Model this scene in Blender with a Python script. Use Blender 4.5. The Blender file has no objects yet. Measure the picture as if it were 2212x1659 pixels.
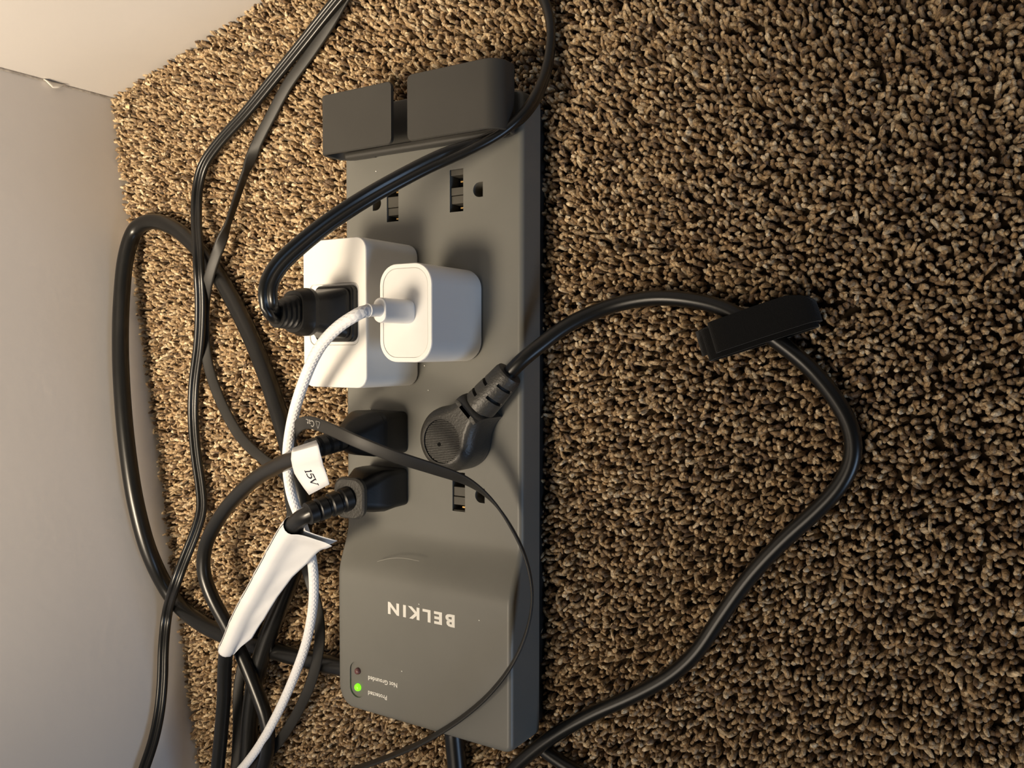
import bpy, bmesh, math, random
import numpy as np
from mathutils import Vector, Matrix

# ------------------------------------------------------------------ camera, world, lights, exposure
# all lengths below are written in millimetres and scaled to metres by S
S = 0.001
scn = bpy.context.scene
col = scn.collection
scn.view_settings.view_transform = 'Standard'
scn.view_settings.look = 'None'
scn.view_settings.gamma = 1.0
scn.view_settings.use_curve_mapping = False
scn.view_settings.exposure = 0.10

cam_data = bpy.data.cameras.new('camera')
cam = bpy.data.objects.new('camera', cam_data)
col.objects.link(cam)
CAMX = Vector((0.845204, 0.000901, -0.534442)); CAMY = Vector((-0.021231, 0.999266, -0.031892)); CAMZ = Vector((0.534021, 0.038302, 0.844603))   # right, up, back
CAMP = Vector((245.700000, -77.200000, 361.500000)) * S
m = Matrix((CAMX, CAMY, CAMZ)).transposed().to_4x4()
m.translation = CAMP
cam.matrix_world = m
cam_data.sensor_fit = 'HORIZONTAL'
cam_data.sensor_width = 36.0
cam_data.lens = 36.0 * 1868.0 / 2212.0
cam_data.clip_start = 0.01
scn.camera = cam

world = bpy.data.worlds.new('world')
scn.world = world
world.use_nodes = True
wb = world.node_tree.nodes['Background']
wb.inputs[0].default_value = (1.0, 0.93, 0.85, 1)
wb.inputs[1].default_value = 0.04

def aim(o, target):
    d = Vector(target) * S - o.location
    o.rotation_euler = d.to_track_quat('-Z', 'Y').to_euler()

# warm lamp standing close to the left wall, shining down behind the desk
ld = bpy.data.lights.new('desk_lamp_light', 'SPOT')
ld.energy = 33.0
ld.color = (1.0, 0.83, 0.61)
ld.spot_size = math.radians(70)
ld.spot_blend = 1.0
ld.shadow_soft_size = 0.10
lamp = bpy.data.objects.new('desk_lamp_light', ld)
col.objects.link(lamp)
lamp.location = Vector((-125, -270, 680)) * S
aim(lamp, (-290, 30, 0))

# added soft warm fill from above, in place of ceiling bounce
cd_ = bpy.data.lights.new('warm_fill_light', 'AREA')
cd_.energy = 5.6
cd_.color = (1.0, 0.84, 0.66)
cd_.size = 0.6
warm_fill = bpy.data.objects.new('warm_fill_light', cd_)
col.objects.link(warm_fill)
warm_fill.location = Vector((-110, -640, 1100)) * S
aim(warm_fill, (-150, 0, 0))

# added bluish fill panel far to the right, standing in for daylight
wd = bpy.data.lights.new('cool_fill_light', 'AREA')
wd.energy = 10.0
wd.color = (0.50, 0.70, 1.0)
wd.shape = 'RECTANGLE'
wd.size = 0.9
wd.size_y = 0.7
cool_fill = bpy.data.objects.new('cool_fill_light', wd)
col.objects.link(cool_fill)
cool_fill.location = Vector((1900, -1000, 430)) * S
aim(cool_fill, (0, -100, 0))

# ------------------------------------------------------------------ materials
MATS = {}
def mat(name, color, rough=0.5, spec=0.5, noise=None, bump=None, coat=0.0, emit=None, metal=0.0, sheen=0.0, sss=0.0):
    if name in MATS: return MATS[name]
    m = bpy.data.materials.new(name); m.use_nodes = True
    nt = m.node_tree; b = nt.nodes['Principled BSDF']
    b.inputs['Base Color'].default_value = (*color, 1)
    b.inputs['Roughness'].default_value = rough
    b.inputs['Specular IOR Level'].default_value = spec
    b.inputs['Metallic'].default_value = metal
    b.inputs['Coat Weight'].default_value = coat
    b.inputs['Sheen Weight'].default_value = sheen
    if sss:
        b.inputs['Subsurface Weight'].default_value = sss
        b.inputs['Subsurface Radius'].default_value = (1, .9, .8)
        b.inputs['Subsurface Scale'].default_value = 0.002
    tc = nt.nodes.new('ShaderNodeTexCoord')
    if noise:
        sc, amt = noise
        n = nt.nodes.new('ShaderNodeTexNoise'); n.inputs['Scale'].default_value = sc; n.inputs['Detail'].default_value = 5
        nt.links.new(tc.outputs['Object'], n.inputs['Vector'])
        mr = nt.nodes.new('ShaderNodeMapRange')
        mr.inputs[1].default_value = .3; mr.inputs[2].default_value = .7
        mr.inputs[3].default_value = 1 - amt; mr.inputs[4].default_value = 1 + amt
        nt.links.new(n.outputs[0], mr.inputs[0])
        mx = nt.nodes.new('ShaderNodeMix'); mx.data_type = 'RGBA'; mx.blend_type = 'MULTIPLY'
        mx.inputs[0].default_value = 1; mx.inputs[6].default_value = (*color, 1)
        nt.links.new(mr.outputs[0], mx.inputs[7]); nt.links.new(mx.outputs[2], b.inputs['Base Color'])
    if bump:
        sc, st, dist = bump
        n = nt.nodes.new('ShaderNodeTexNoise'); n.inputs['Scale'].default_value = sc; n.inputs['Detail'].default_value = 3
        nt.links.new(tc.outputs['Object'], n.inputs['Vector'])
        bp = nt.nodes.new('ShaderNodeBump'); bp.inputs['Strength'].default_value = st; bp.inputs['Distance'].default_value = dist
        nt.links.new(n.outputs[0], bp.inputs['Height']); nt.links.new(bp.outputs[0], b.inputs['Normal'])
    if emit:
        b.inputs['Emission Color'].default_value = (*emit[0], 1); b.inputs['Emission Strength'].default_value = emit[1]
    MATS[name] = m
    return m

M_WALL = mat('wall_paint', (0.60, 0.565, 0.53), .6, .3, noise=(9, .03), bump=(160, .12, .0006))
M_CAULK = mat('old_caulk', (0.30, 0.27, 0.24), .8, .2, noise=(300, .35))
M_PLASTER = mat('bare_plaster', (0.75, 0.71, 0.64), .8, .2)
M_BACKING = mat('carpet_backing', (0.035, 0.024, 0.014), .95, .1, noise=(200, .3))
M_STRIP = mat('grey_plastic', (0.142, 0.141, 0.127), .42, .45, noise=(30, .04), bump=(2600, .10, .0001))
M_CLIP = mat('dark_grey_plastic', (0.036, 0.0345, 0.031), .48, .45, noise=(40, .06), bump=(2600, .10, .0001))
M_SHUT = mat('shutter_plastic', (0.060, 0.056, 0.046), .5, .4)
M_BASE = mat('black_underside', (0.012, 0.012, 0.012), .6, .4)
M_DARK = mat('socket_cavity', (0.004, 0.004, 0.004), .9, .1)
M_BRASS = mat('brass_contact', (0.55, 0.36, 0.14), .35, .5, metal=1.0)
M_WHITE = mat('white_plastic', (0.80, 0.79, 0.77), .32, .5, sss=.06)
M_WHITE_SPECK = mat('white_plastic_specked', (0.80, 0.785, 0.75), .36, .5, noise=(35, .025))
M_PANEL = mat('white_panel', (0.74, 0.735, 0.72), .38, .5, noise=(60, .03))
M_RUBBER = mat('black_rubber', (0.0065, 0.0063, 0.006), .38, .45, noise=(120, .15))
M_CORD = mat('black_cord', (0.0065, 0.0065, 0.0062), .30, .5, noise=(90, .15))
M_FLAT = mat('flat_cable_jacket', (0.018, 0.017, 0.0155), .5, .4, noise=(90, .15))
M_PLUG = mat('black_plug', (0.0070, 0.0068, 0.0064), .42, .42, noise=(120, .2), bump=(1500, .15, .0002))
M_HEAD = mat('textured_black_plug', (0.030, 0.0285, 0.025), .44, .6, noise=(150, .15), bump=(900, .45, .0004))
M_STRAP = mat('black_hook_and_loop', (0.007, 0.007, 0.007), .95, .1, bump=(1800, .7, .0005), sheen=.1)
M_PAPER = mat('label_paper', (0.70, 0.70, 0.705), .55, .35, noise=(50, .03), bump=(60, .25, .001))
M_INK = mat('black_ink', (0.010, 0.010, 0.022), .6, .2)
M_PRINT = mat('white_print', (0.78, 0.77, 0.72), .55, .3)
M_GREYPRINT = mat('grey_print', (0.34, 0.33, 0.31), .6, .3)
M_GREEN = mat('green_led', (0.10, 0.6, 0.02), .3, .5, emit=((0.22, 1.0, 0.01), 1.15))
M_RED = mat('red_led_off', (0.13, 0.055, 0.055), .25, .6)
M_SCRATCH = mat('pale_scratch', (0.30, 0.29, 0.26), .6, .3)

def braid_mat():
    m = mat('white_braid', (0.74, 0.745, 0.76), .6, .3)
    nt = m.node_tree; b = nt.nodes['Principled BSDF']
    at = nt.nodes.new('ShaderNodeAttribute'); at.attribute_name = 'path_uv'
    hs = []
    for sgn in (1, -1):
        mp = nt.nodes.new('ShaderNodeVectorMath'); mp.operation = 'DOT_PRODUCT'
        mp.inputs[1].default_value = (12 * math.pi * 2, sgn * 6.5, 0)
        nt.links.new(at.outputs['Vector'], mp.inputs[0])
        sn = nt.nodes.new('ShaderNodeMath'); sn.operation = 'SINE'
        nt.links.new(mp.outputs['Value'], sn.inputs[0]); hs.append(sn)
    mxn = nt.nodes.new('ShaderNodeMath'); mxn.operation = 'MAXIMUM'
    nt.links.new(hs[0].outputs[0], mxn.inputs[0]); nt.links.new(hs[1].outputs[0], mxn.inputs[1])
    bp = nt.nodes.new('ShaderNodeBump'); bp.inputs['Strength'].default_value = .4; bp.inputs['Distance'].default_value = .0003
    nt.links.new(mxn.outputs[0], bp.inputs['Height']); nt.links.new(bp.outputs[0], b.inputs['Normal'])
    return m
M_BRAID = braid_mat()

def carpet_mat():
    m = bpy.data.materials.new('carpet_yarn'); m.use_nodes = True
    nt = m.node_tree; b = nt.nodes['Principled BSDF']
    at = nt.nodes.new('ShaderNodeAttribute'); at.attribute_name = 'yarn'
    b.inputs['Roughness'].default_value = .5
    b.inputs['Specular IOR Level'].default_value = .6
    b.inputs['Sheen Weight'].default_value = .15
    tc = nt.nodes.new('ShaderNodeTexCoord')
    n = nt.nodes.new('ShaderNodeTexNoise'); n.inputs['Scale'].default_value = 750; n.inputs['Detail'].default_value = 3; n.inputs['Roughness'].default_value = .65
    nt.links.new(tc.outputs['Object'], n.inputs['Vector'])
    mr = nt.nodes.new('ShaderNodeMapRange'); mr.inputs[1].default_value = .32; mr.inputs[2].default_value = .68
    mr.inputs[3].default_value = .42; mr.inputs[4].default_value = 1.5
    nt.links.new(n.outputs[0], mr.inputs[0])
    mx = nt.nodes.new('ShaderNodeMix'); mx.data_type = 'RGBA'; mx.blend_type = 'MULTIPLY'; mx.inputs[0].default_value = 1
    nt.links.new(at.outputs['Color'], mx.inputs[6]); nt.links.new(mr.outputs[0], mx.inputs[7]); nt.links.new(mx.outputs[2], b.inputs['Base Color'])
    bp = nt.nodes.new('ShaderNodeBump'); bp.inputs['Strength'].default_value = .8; bp.inputs['Distance'].default_value = .0009
    nt.links.new(n.outputs[0], bp.inputs['Height']); nt.links.new(bp.outputs[0], b.inputs['Normal'])
    return m
M_YARN = carpet_mat()

# ------------------------------------------------------------------ helpers
def tag(o, label=None, cat=None, group=None, kind=None):
    if label: o['label'] = label
    if cat: o['category'] = cat
    if group: o['group'] = group
    if kind: o['kind'] = kind
    return o

def thing(name, loc, label, cat):
    o = bpy.data.objects.new(name, None)
    o.empty_display_size = .01
    col.objects.link(o)
    o.location = Vector(loc) * S
    return tag(o, label, cat)

def link(name, me, material, parent=None, wn=False):
    o = bpy.data.objects.new(name, me)
    col.objects.link(o)
    if material is not None:
        me.materials.clear(); me.materials.append(material)
    if parent is not None:
        o.parent = parent
        loc = Vector((0, 0, 0)); p = parent
        while p is not None:
            loc += p.location; p = p.parent
        o.location = -loc            # vertices are in world millimetres
    if wn:
        md = o.modifiers.new('weighted_normals', 'WEIGHTED_NORMAL'); md.keep_sharp = True
    return o

def mesh(verts, faces, smooth=30):
    me = bpy.data.meshes.new('m')
    me.from_pydata([tuple(c * S for c in v) for v in verts], [], faces)
    bm = bmesh.new(); bm.from_mesh(me); bmesh.ops.recalc_face_normals(bm, faces=bm.faces); bm.to_mesh(me); bm.free()
    if smooth:
        me.shade_smooth()
        me.set_sharp_from_angle(angle=math.radians(smooth))
    return me

def loft_data(rings, cap=True):
    n = len(rings[0]); v = [p for r in rings for p in r]; f = []
    for i in range(len(rings) - 1):
        a, b = i * n, (i + 1) * n
        for k in range(n):
            k2 = (k + 1) % n
            f.append((a + k, a + k2, b + k2, b + k))
    if cap:
        f.append(tuple(reversed(range(n)))); f.append(tuple(range((len(rings) - 1) * n, len(rings) * n)))
    return v, f

def loft(name, rings, material, parent, smooth=30, cap=True, wn=True):
    v, f = loft_data(rings, cap)
    return link(name, mesh(v, f, smooth), material, parent, wn)

def rrect(cx, cy, w, h, r, n=6):
    r = min(r, w / 2 - .01, h / 2 - .01); out = []
    for (sx, sy, a0) in ((1, 1, 0), (-1, 1, 90), (-1, -1, 180), (1, -1, 270)):
        for k in range(n + 1):
            a = math.radians(a0 + 90 * k / n)
            out.append((cx + sx * (w / 2 - r) + r * math.cos(a), cy + sy * (h / 2 - r) + r * math.sin(a)))
    return out

def stack(cx, cy, layers, n=6):
    """vertical loft; layers = (z, width_x, width_y, corner radius[, dx, dy])"""
    rings = []
    for L in layers:
        dx, dy = (L[4], L[5]) if len(L) > 4 else (0, 0)
        rings.append([(x, y, L[0]) for x, y in rrect(cx + dx, cy + dy, L[1], L[2], L[3], n)])
    return rings

def ring(c, t, r, n=20, ref=Vector((0, 0, 1)), ry=None):
    t = Vector(t).normalized(); s = t.cross(ref)
    if s.length < 1e-3: s = t.cross(Vector((1, 0, 0)))
    s.normalize(); u = s.cross(t); ry = r if ry is None else ry
    return [tuple(Vector(c) + s * (r * math.cos(2 * math.pi * k / n)) + u * (ry * math.sin(2 * math.pi * k / n))) for k in range(n)]

def turned(name, a, d, prof, material, parent, n=20, smooth=35, ry=1.0):
    """body of revolution from point a along d; prof = (distance, radius)"""
    d = Vector(d).normalized()
    return loft(name, [ring(Vector(a) + d * s, d, r, n, ry=r * ry) for s, r in prof], material, parent, smooth)

def spline(pts, step=2.0):
    P = [np.array(p, float) for p in pts]
    P = [2 * P[0] - P[1]] + P + [2 * P[-1] - P[-2]]
    out = []; par = []
    for i in range(1, len(P) - 2):
        p0, p1, p2, p3 = P[i - 1:i + 3]
        t0 = 0; t1 = max(np.linalg.norm(p1 - p0), 1e-6) ** .5; t2 = t1 + max(np.linalg.norm(p2 - p1), 1e-6) ** .5; t3 = t2 + max(np.linalg.norm(p3 - p2), 1e-6) ** .5
        n = max(2, int(np.linalg.norm(p2 - p1) / step))
        for k in range(n):
            t = t1 + (t2 - t1) * k / n
            A1 = (t1 - t) / (t1 - t0) * p0 + (t - t0) / (t1 - t0) * p1
            A2 = (t2 - t) / (t2 - t1) * p1 + (t - t1) / (t2 - t1) * p2
            A3 = (t3 - t) / (t3 - t2) * p2 + (t - t2) / (t3 - t2) * p3
            B1 = (t2 - t) / (t2 - t0) * A1 + (t - t0) / (t2 - t0) * A2
            B2 = (t3 - t) / (t3 - t1) * A2 + (t - t1) / (t3 - t1) * A3
            out.append((t2 - t) / (t2 - t1) * B1 + (t - t1) / (t2 - t1) * B2); par.append(i - 1 + k / n)
    out.append(P[-2]); par.append(len(pts) - 1)
    # light smoothing keeps the cable free of kinks
    A = np.array(out)
    for _ in range(6):
        A[1:-1] = A[1:-1] * .5 + (A[:-2] + A[2:]) * .25
    return A, par

def circle_prof(r, n=18):
    return [(r * math.cos(2 * math.pi * k / n), r * math.sin(2 * math.pi * k / n)) for k in range(n)]

def twin_prof(w, h, n=12):
    """two round conductors moulded side by side"""
    r = h / 2; c = w / 2 - r; out = []
    for k in range(n + 1):
        a = math.radians(-150 + 300 * k / n); out.append((c + r * math.cos(a), r * math.sin(a)))
    for k in range(n + 1):
        a = math.radians(30 + 300 * k / n); out.append((-c + r * math.cos(a), r * math.sin(a)))
    return out

def flat_prof(w, h, n=5):
    r = h / 2; c = w / 2 - r; out = []
    for k in range(n + 1):
        a = math.radians(-90 + 180 * k / n); out.append((c + r * math.cos(a), r * math.sin(a)))
    for k in range(n + 1):
        a = math.radians(90 + 180 * k / n); out.append((-c + r * math.cos(a), r * math.sin(a)))
    return out

def sweep_frames(pts, wide=None, step=2.0):
    A, par = spline(pts, step)
    T = np.gradient(A, axis=0); T /= np.linalg.norm(T, axis=1)[:, None]
    N = []
    if wide is None:
        ref = np.array([0, 0, 1.0]) if abs(T[0][2]) < .9 else np.array([1.0, 0, 0])
        n = np.cross(T[0], ref); n /= np.linalg.norm(n)
        for t in T:
            n = n - t * (n @ t); n /= np.linalg.norm(n); N.append(n)
    else:
        prev = None
        for t, u in zip(T, par):
            i = min(int(u), len(pts) - 2); fr = u - i
            def get(j):
                w = wide[min(j, len(wide) - 1)]
                if isinstance(w, str):                 # flat side turned up and to the right
                    w = np.cross(t, [.53, 0, .85]); w = w / (np.linalg.norm(w) + 1e-9)
                    if prev is not None and w @ prev < 0: w = -w
                if w is None:
                    w = np.cross(t, [0, 0, 1.0]); w = w / (np.linalg.norm(w) + 1e-9)
                    if prev is not None and w @ prev < 0: w = -w
                return np.array(w, float)
            a, b = get(i), get(i + 1)
            if a @ b < 0: b = -b
            n = a * (1 - fr) + b * fr
            n = n - t * (n @ t); n /= np.linalg.norm(n)
            if prev is not None and n @ prev < 0: n = -n
            N.append(n); prev = n
    N = np.array(N)
    return A, T, N, np.cross(N, T)

def cable(name, pts, prof, material, parent=None, wide=None, step=2.0, smooth=60):
    A, T, N, B = sweep_frames(pts, wide, step)
    rings = [[tuple(a + n * x + b * y) for x, y in prof] for a, n, b in zip(A, N, B)]
    v, f = loft_data(rings)
    me = mesh(v, f, smooth)
    L = np.concatenate([[0], np.cumsum(np.linalg.norm(np.diff(A, axis=0), axis=1))])
    at = me.attributes.new('path_uv', 'FLOAT_VECTOR', 'POINT')
    n = len(prof)
    uv = np.zeros((len(v), 3), np.float32)
    uv[:, 0] = np.tile(np.sin(np.arange(n) / n * 2 * np.pi) * .16, len(A)); uv[:, 1] = np.repeat(L, n) * .35
    at.data.foreach_set('vector', uv.ravel())
    return link(name, me, material, parent)

def grid_sheet(name, rows, material, parent, thick=0.25):
    v = [tuple(p) for r in rows for p in r]; n = len(rows[0]); f = []
    for i in range(len(rows) - 1):
        for k in range(n - 1):
            f.append((i * n + k, i * n + k + 1, (i + 1) * n + k + 1, (i + 1) * n + k))
    me = mesh(v, f, 50)
    o = link(name, me, material, parent)
    md = o.modifiers.new('thickness', 'SOLIDIFY'); md.thickness = thick * S; md.offset = 0
    return o

def box_bm(bm, x0, x1, y0, y1, z0, z1):
    vs = [bm.verts.new((x * S, y * S, z * S)) for x, y, z in ((x0, y0, z0), (x1, y0, z0), (x1, y1, z0), (x0, y1, z0), (x0, y0, z1), (x1, y0, z1), (x1, y1, z1), (x0, y1, z1))]
    for q in ((3, 2, 1, 0), (4, 5, 6, 7), (0, 1, 5, 4), (1, 2, 6, 5), (2, 3, 7, 6), (3, 0, 4, 7)):
        bm.faces.new([vs[i] for i in q])

def box(name, x0, x1, y0, y1, z0, z1, material, parent, bevel=0.0):
    bm = bmesh.new(); box_bm(bm, x0, x1, y0, y1, z0, z1)
    if bevel:
        bmesh.ops.bevel(bm, geom=bm.edges[:], offset=bevel * S, segments=3, affect='EDGES', profile=.5)
    me = bpy.data.meshes.new('m'); bm.to_mesh(me); bm.free()
    if bevel: me.shade_smooth(); me.set_sharp_from_angle(angle=math.radians(35))
    return link(name, me, material, parent, wn=bool(bevel))

def cut(o, cutters, smooth=30):
    """carve recesses: boolean difference, applied"""
    tmp = []
    for v, f in cutters:
        me = mesh(v, f, 0); c = bpy.data.objects.new('cutter', me); col.objects.link(c); tmp.append(c)
        c.location = (0, 0, 0)
    base = bpy.data.objects.new('carved', o.data); col.objects.link(base)
    for c in tmp:
        md = base.modifiers.new('b', 'BOOLEAN'); md.object = c; md.operation = 'DIFFERENCE'; md.solver = 'EXACT'
    dg = bpy.context.evaluated_depsgraph_get()
    me = bpy.data.meshes.new_from_object(base.evaluated_get(dg))
    bpy.data.objects.remove(base)
    for c in tmp:
        cm = c.data; bpy.data.objects.remove(c); bpy.data.meshes.remove(cm)
    mt = o.data.materials[0]
    o.data = me; me.materials.clear(); me.materials.append(mt)
    for p in me.polygons: p.material_index = 0
    me.shade_smooth(); me.set_sharp_from_angle(angle=math.radians(smooth))

def prism(pts2, z0, z1):
    return loft_data([[(x, y, z0) for x, y in pts2], [(x, y, z1) for x, y in pts2]])

def text_obj(name, body, size, loc, rot, material, parent, bold=0.0, spacing=1.0, xs=1.0, matrix=None, depth=0.06, align='LEFT'):
    cu = bpy.data.curves.new('t', 'FONT'); cu.body = body; cu.size = size * S; cu.offset = bold * S
    cu.space_character = spacing; cu.extrude = depth * S; cu.align_x = align
    cu.resolution_u = 3
    t = bpy.data.objects.new('t', cu); col.objects.link(t)
    dg = bpy.context.evaluated_depsgraph_get()
    me = bpy.data.meshes.new_from_object(t.evaluated_get(dg))
    bpy.data.objects.remove(t); bpy.data.curves.remove(cu)
    if matrix is None:
        matrix = Matrix.Translation(Vector(loc) * S) @ Matrix.Rotation(rot, 4, 'Z') @ Matrix.Diagonal((xs, 1, 1, 1))
    me.transform(matrix)
    return link(name, me, material, parent)

# ------------------------------------------------------------------ the room
WC = Vector((-315.897978, 98.601497, 0.000000)); WL = Vector((-232.637444, -352.786953, 0.000000)); WB = Vector((-165.052128, 132.129359, 0.000000))     # wall corner, along the left wall, along the back wall
wl = (WL - WC).normalized(); wb_ = (WB - WC).normalized()
nl = Vector((-wl.y, wl.x, 0)); nl = nl if nl.x > 0 else -nl
nb = Vector((-wb_.y, wb_.x, 0)); nb = nb if nb.y < 0 else -nb
def wall(name, a, b, n, z0, z1, t=60):
    v = []; 
    for p in (a, b, b - n * t, a - n * t):
        v.append((p.x, p.y, z0))
    for p in (a, b, b - n * t, a - n * t):
        v.append((p.x, p.y, z1))
    f = [(0, 1, 2, 3), (4, 5, 6, 7), (0, 1, 5, 4), (1, 2, 6, 5), (2, 3, 7, 6), (3, 0, 4, 7)]
    return tag(link(name, mesh(v, f, 0), M_WALL), kind='structure')
wall_left = wall('wall_left', WC - wl * 0, WC + wl * 700, nl, -9, 620)
wall_back = wall('wall_back', WC - wb_ * 60, WC + wb_ * 900, nb, -9, 620)
f0 = [(-420, -520, -9), (420, -520, -9), (420, 330, -9), (-420, 330, -9)]
floor = link('floor', mesh(f0 + [(x, y, -14) for x, y, z in f0], [(0, 1, 2, 3), (7, 6, 5, 4), (0, 1, 5, 4), (1, 2, 6, 5), (2, 3, 7, 6), (3, 0, 4, 7)], 0), M_BACKING)
tag(floor, kind='structure')

# uneven bead of old caulk in the corner, with a flake of paint broken away
rnd = random.Random(4)
cp = [tuple(WC + (nl + nb) * (.2 + .25 * rnd.random()) + Vector((0, 0, z))) for z in range(-6, 330, 9)]
cable('caulk_bead', cp, circle_prof(1.0, 8), M_CAULK, wall_left)
chip_rows = []
for i in range(4):
    z = 30 + i * 4.6
    w = (1.0, 4.2, 5.5, 1.5)[i]
    chip_rows.append([tuple(WC + nl * (1.2 + k * .8) + nb * (w * k / 3 + .3) + Vector((0, 0, z + (k % 2) * .7))) for k in range(4)])
grid_sheet('paint_flake', chip_rows, M_PLASTER, wall_left, .6)
grid_sheet('paint_flake', [[tuple(WC + nl * (1.3 + k * .5) + nb * (.6 + j * .8) + Vector((0, 0, 74 + j * 2.2 + k))) for k in range(3)] for j in range(3)], M_PLASTER, wall_left, .5)

# ------------------------------------------------------------------ carpet pile (cut yarn tufts)
HS = 22.0                       # top of the surge protector above the carpet tips
SX0, SX1, SY0, SY1 = -73.0, 36.6, -263.5, 43.0
def carpet():
    rng = np.random.default_rng(11)
    sp = 2.45
    xs, ys = np.meshgrid(np.arange(-345, 300, sp), np.arange(-400, 215, sp))
    xs = xs.ravel() + rng.uniform(-.46, .46, xs.size) * sp; ys = ys.ravel() + rng.uniform(-.46, .46, ys.size) * sp
    dl = (xs - WC.x) * nl.x + (ys - WC.y) * nl.y
    db = (xs - WC.x) * nb.x + (ys - WC.y) * nb.y
    ok = (dl > 1.0) & (db > 1.0)
    ok &= ~((xs > SX0 + 5) & (xs < SX1 - 5) & (ys > SY0 + 5) & (ys < SY1 - 5))
    # only the floor the photograph could show, with a margin around it
    ok &= (ys < 215 - np.maximum(xs, 0) * .15)
    xs, ys, dl, db = xs[ok], ys[ok], dl[ok], db[ok]
    n = xs.size
    def lf(a, b, s):            # smooth low-frequency fields
        return np.sin(a * xs / s + b * ys / s + 1.3 * np.sin(ys / s * .7 + a)) * .5 + np.sin(b * xs / s * 1.7 - a * ys / s * 1.3 + 2) * .5
    hf = lf(1.1, .7, 23) * .8 + lf(.6, -1.3, 9) * .7
    tip = rng.normal(-1.2, 1.05, n) + hf * .8
    tip = np.clip(tip, -5.5, 1.4)
    near = np.minimum(dl, db)
    tip -= np.clip(5 - near, 0, 5) * .3
    under = (xs > SX0 - 2) & (xs < SX1 + 2) & (ys > SY0 - 2) & (ys < SY1 + 2)
    tip[under] -= 1.5
    ang = rng.uniform(0, 2 * np.pi, n) * .8 + (lf(.8, 1.2, 17) + lf(-.9, .5, 31)) * 2.2
    lean = np.abs(rng.normal(0, .8, n)) + .1
    curl = np.abs(rng.normal(0, 1.5, n)) + .4 + 1.6 * (rng.random(n) < .2)
    ca = rng.uniform(0, 2 * np.pi, n)
    rad = rng.uniform(.82, 1.32, n)
    tw0 = rng.uniform(0, 2 * np.pi, n); tws = rng.uniform(2.0, 4.0, n) * np.where(rng.random(n) < .5, -1, 1)
    s = np.array([0, .42, .74, .93]); rr = np.array([1.0, 1.05, 1.02, .74]); K = 5
    ths = np.arange(K) / K * 2 * np.pi
    V = np.zeros((n, 4 * K + 1, 3), np.float32)
    H = tip + 9
    dirx, diry = np.cos(ang), np.sin(ang); cx, cy = np.cos(ca), np.sin(ca)
    def center(u):
        x = xs + dirx * lean * u + cx * curl * u ** 3
        y = ys + diry * lean * u + cy * curl * u ** 3
        z = -9 + H * (u - .10 * np.minimum(curl, 4) * u ** 4 / 3)
        return x, y, z
    for i in range(4):
        x, y, z = center(s[i])
        tx = dirx * lean + cx * curl * 3 * s[i] ** 2; ty = diry * lean + cy * curl * 3 * s[i] ** 2; tz = H * (1 - .13 * np.minimum(curl, 4) * s[i] ** 3)
        tl = np.sqrt(tx ** 2 + ty ** 2 + tz ** 2); tx /= tl; ty /= tl; tz /= tl
        hl = np.sqrt(tx ** 2 + ty ** 2) + 1e-6
        ux, uy = -ty / hl, tx / hl                     # horizontal normal
        vx, vy, vz = uy * tz * 1.0 - 0, -ux * tz, ux * ty - uy * tx
        vx, vy, vz = (uy * tz), (-ux * tz), (ux * ty - uy * tx)
        for k in range(K):
            th = ths[k] + tw0 + tws * s[i]
            r = rad * rr[i] * (1 + .20 * np.cos(2 * ths[k]))
            c, d = np.cos(th) * r, np.sin(th) * r
            V[:, i * K + k, 0] = x + ux * c + vx * d
            V[:, i * K + k, 1] = y + uy * c + vy * d
            V[:, i * K + k, 2] = z + vz * d
    x, y, z = center(1.0)
    V[:, 4 * K] = np.stack([x, y, z + .15], 1)
    F = []
    for i in range(3):
        for k in range(K):
            k2 = (k + 1) % K; F.append((i * K + k, i * K + k2, (i + 1) * K + k2, (i + 1) * K + k))
    T = [(3 * K + k, 3 * K + (k + 1) % K, 4 * K) for k in range(K)]
    F = np.array(F); T = np.array(T); nv = 4 * K + 1
    off = (np.arange(n) * nv)[:, None]
    quads = (F.ravel()[None, :] + off); tris = (T.ravel()[None, :] + off)
    loops = np.concatenate([quads, tris], 1).ravel().astype(np.int32)
    sizes = np.tile(np.concatenate([np.full(len(F), 4), np.full(len(T), 3)]), n)
    starts = np.concatenate([[0], np.cumsum(sizes)[:-1]]).astype(np.int32)
    me = bpy.data.meshes.new('carpet_pile')
    me.vertices.add(n * nv); me.vertices.foreach_set('co', (V * S).ravel())
    me.loops.add(loops.size); me.loops.foreach_set('vertex_index', loops)
    me.polygons.add(sizes.size); me.polygons.foreach_set('loop_start', starts)
    me.update(calc_edges=True)
    me.polygons.foreach_set('use_smooth', np.ones(sizes.size, bool))
    # yarn colours: tan, taupe and brown strands mixed at random
    pal = np.array([(0.54, 0.395, 0.225), (0.40, 0.272, 0.142), (0.27, 0.170, 0.080), (0.15, 0.088, 0.040), (0.70, 0.56, 0.365)])
    ix = rng.choice(5, n, p=[.28, .28, .22, .12, .10])
    colr = pal[ix] * rng.uniform(.8, 1.18, (n, 1)) * YARN
    C = np.ones((n, nv, 4), np.float32); C[:, :, :3] = colr[:, None, :]
    ca_ = me.color_attributes.new('yarn', 'FLOAT_COLOR', 'POINT'); ca_.data.foreach_set('color', C.ravel())
    o = link('carpet_pile', me, M_YARN)
    return tag(o, 'speckled tan and brown cut pile carpet covering the floor', 'carpet', kind='stuff')
YARN = 1.0
carpet()

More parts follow.
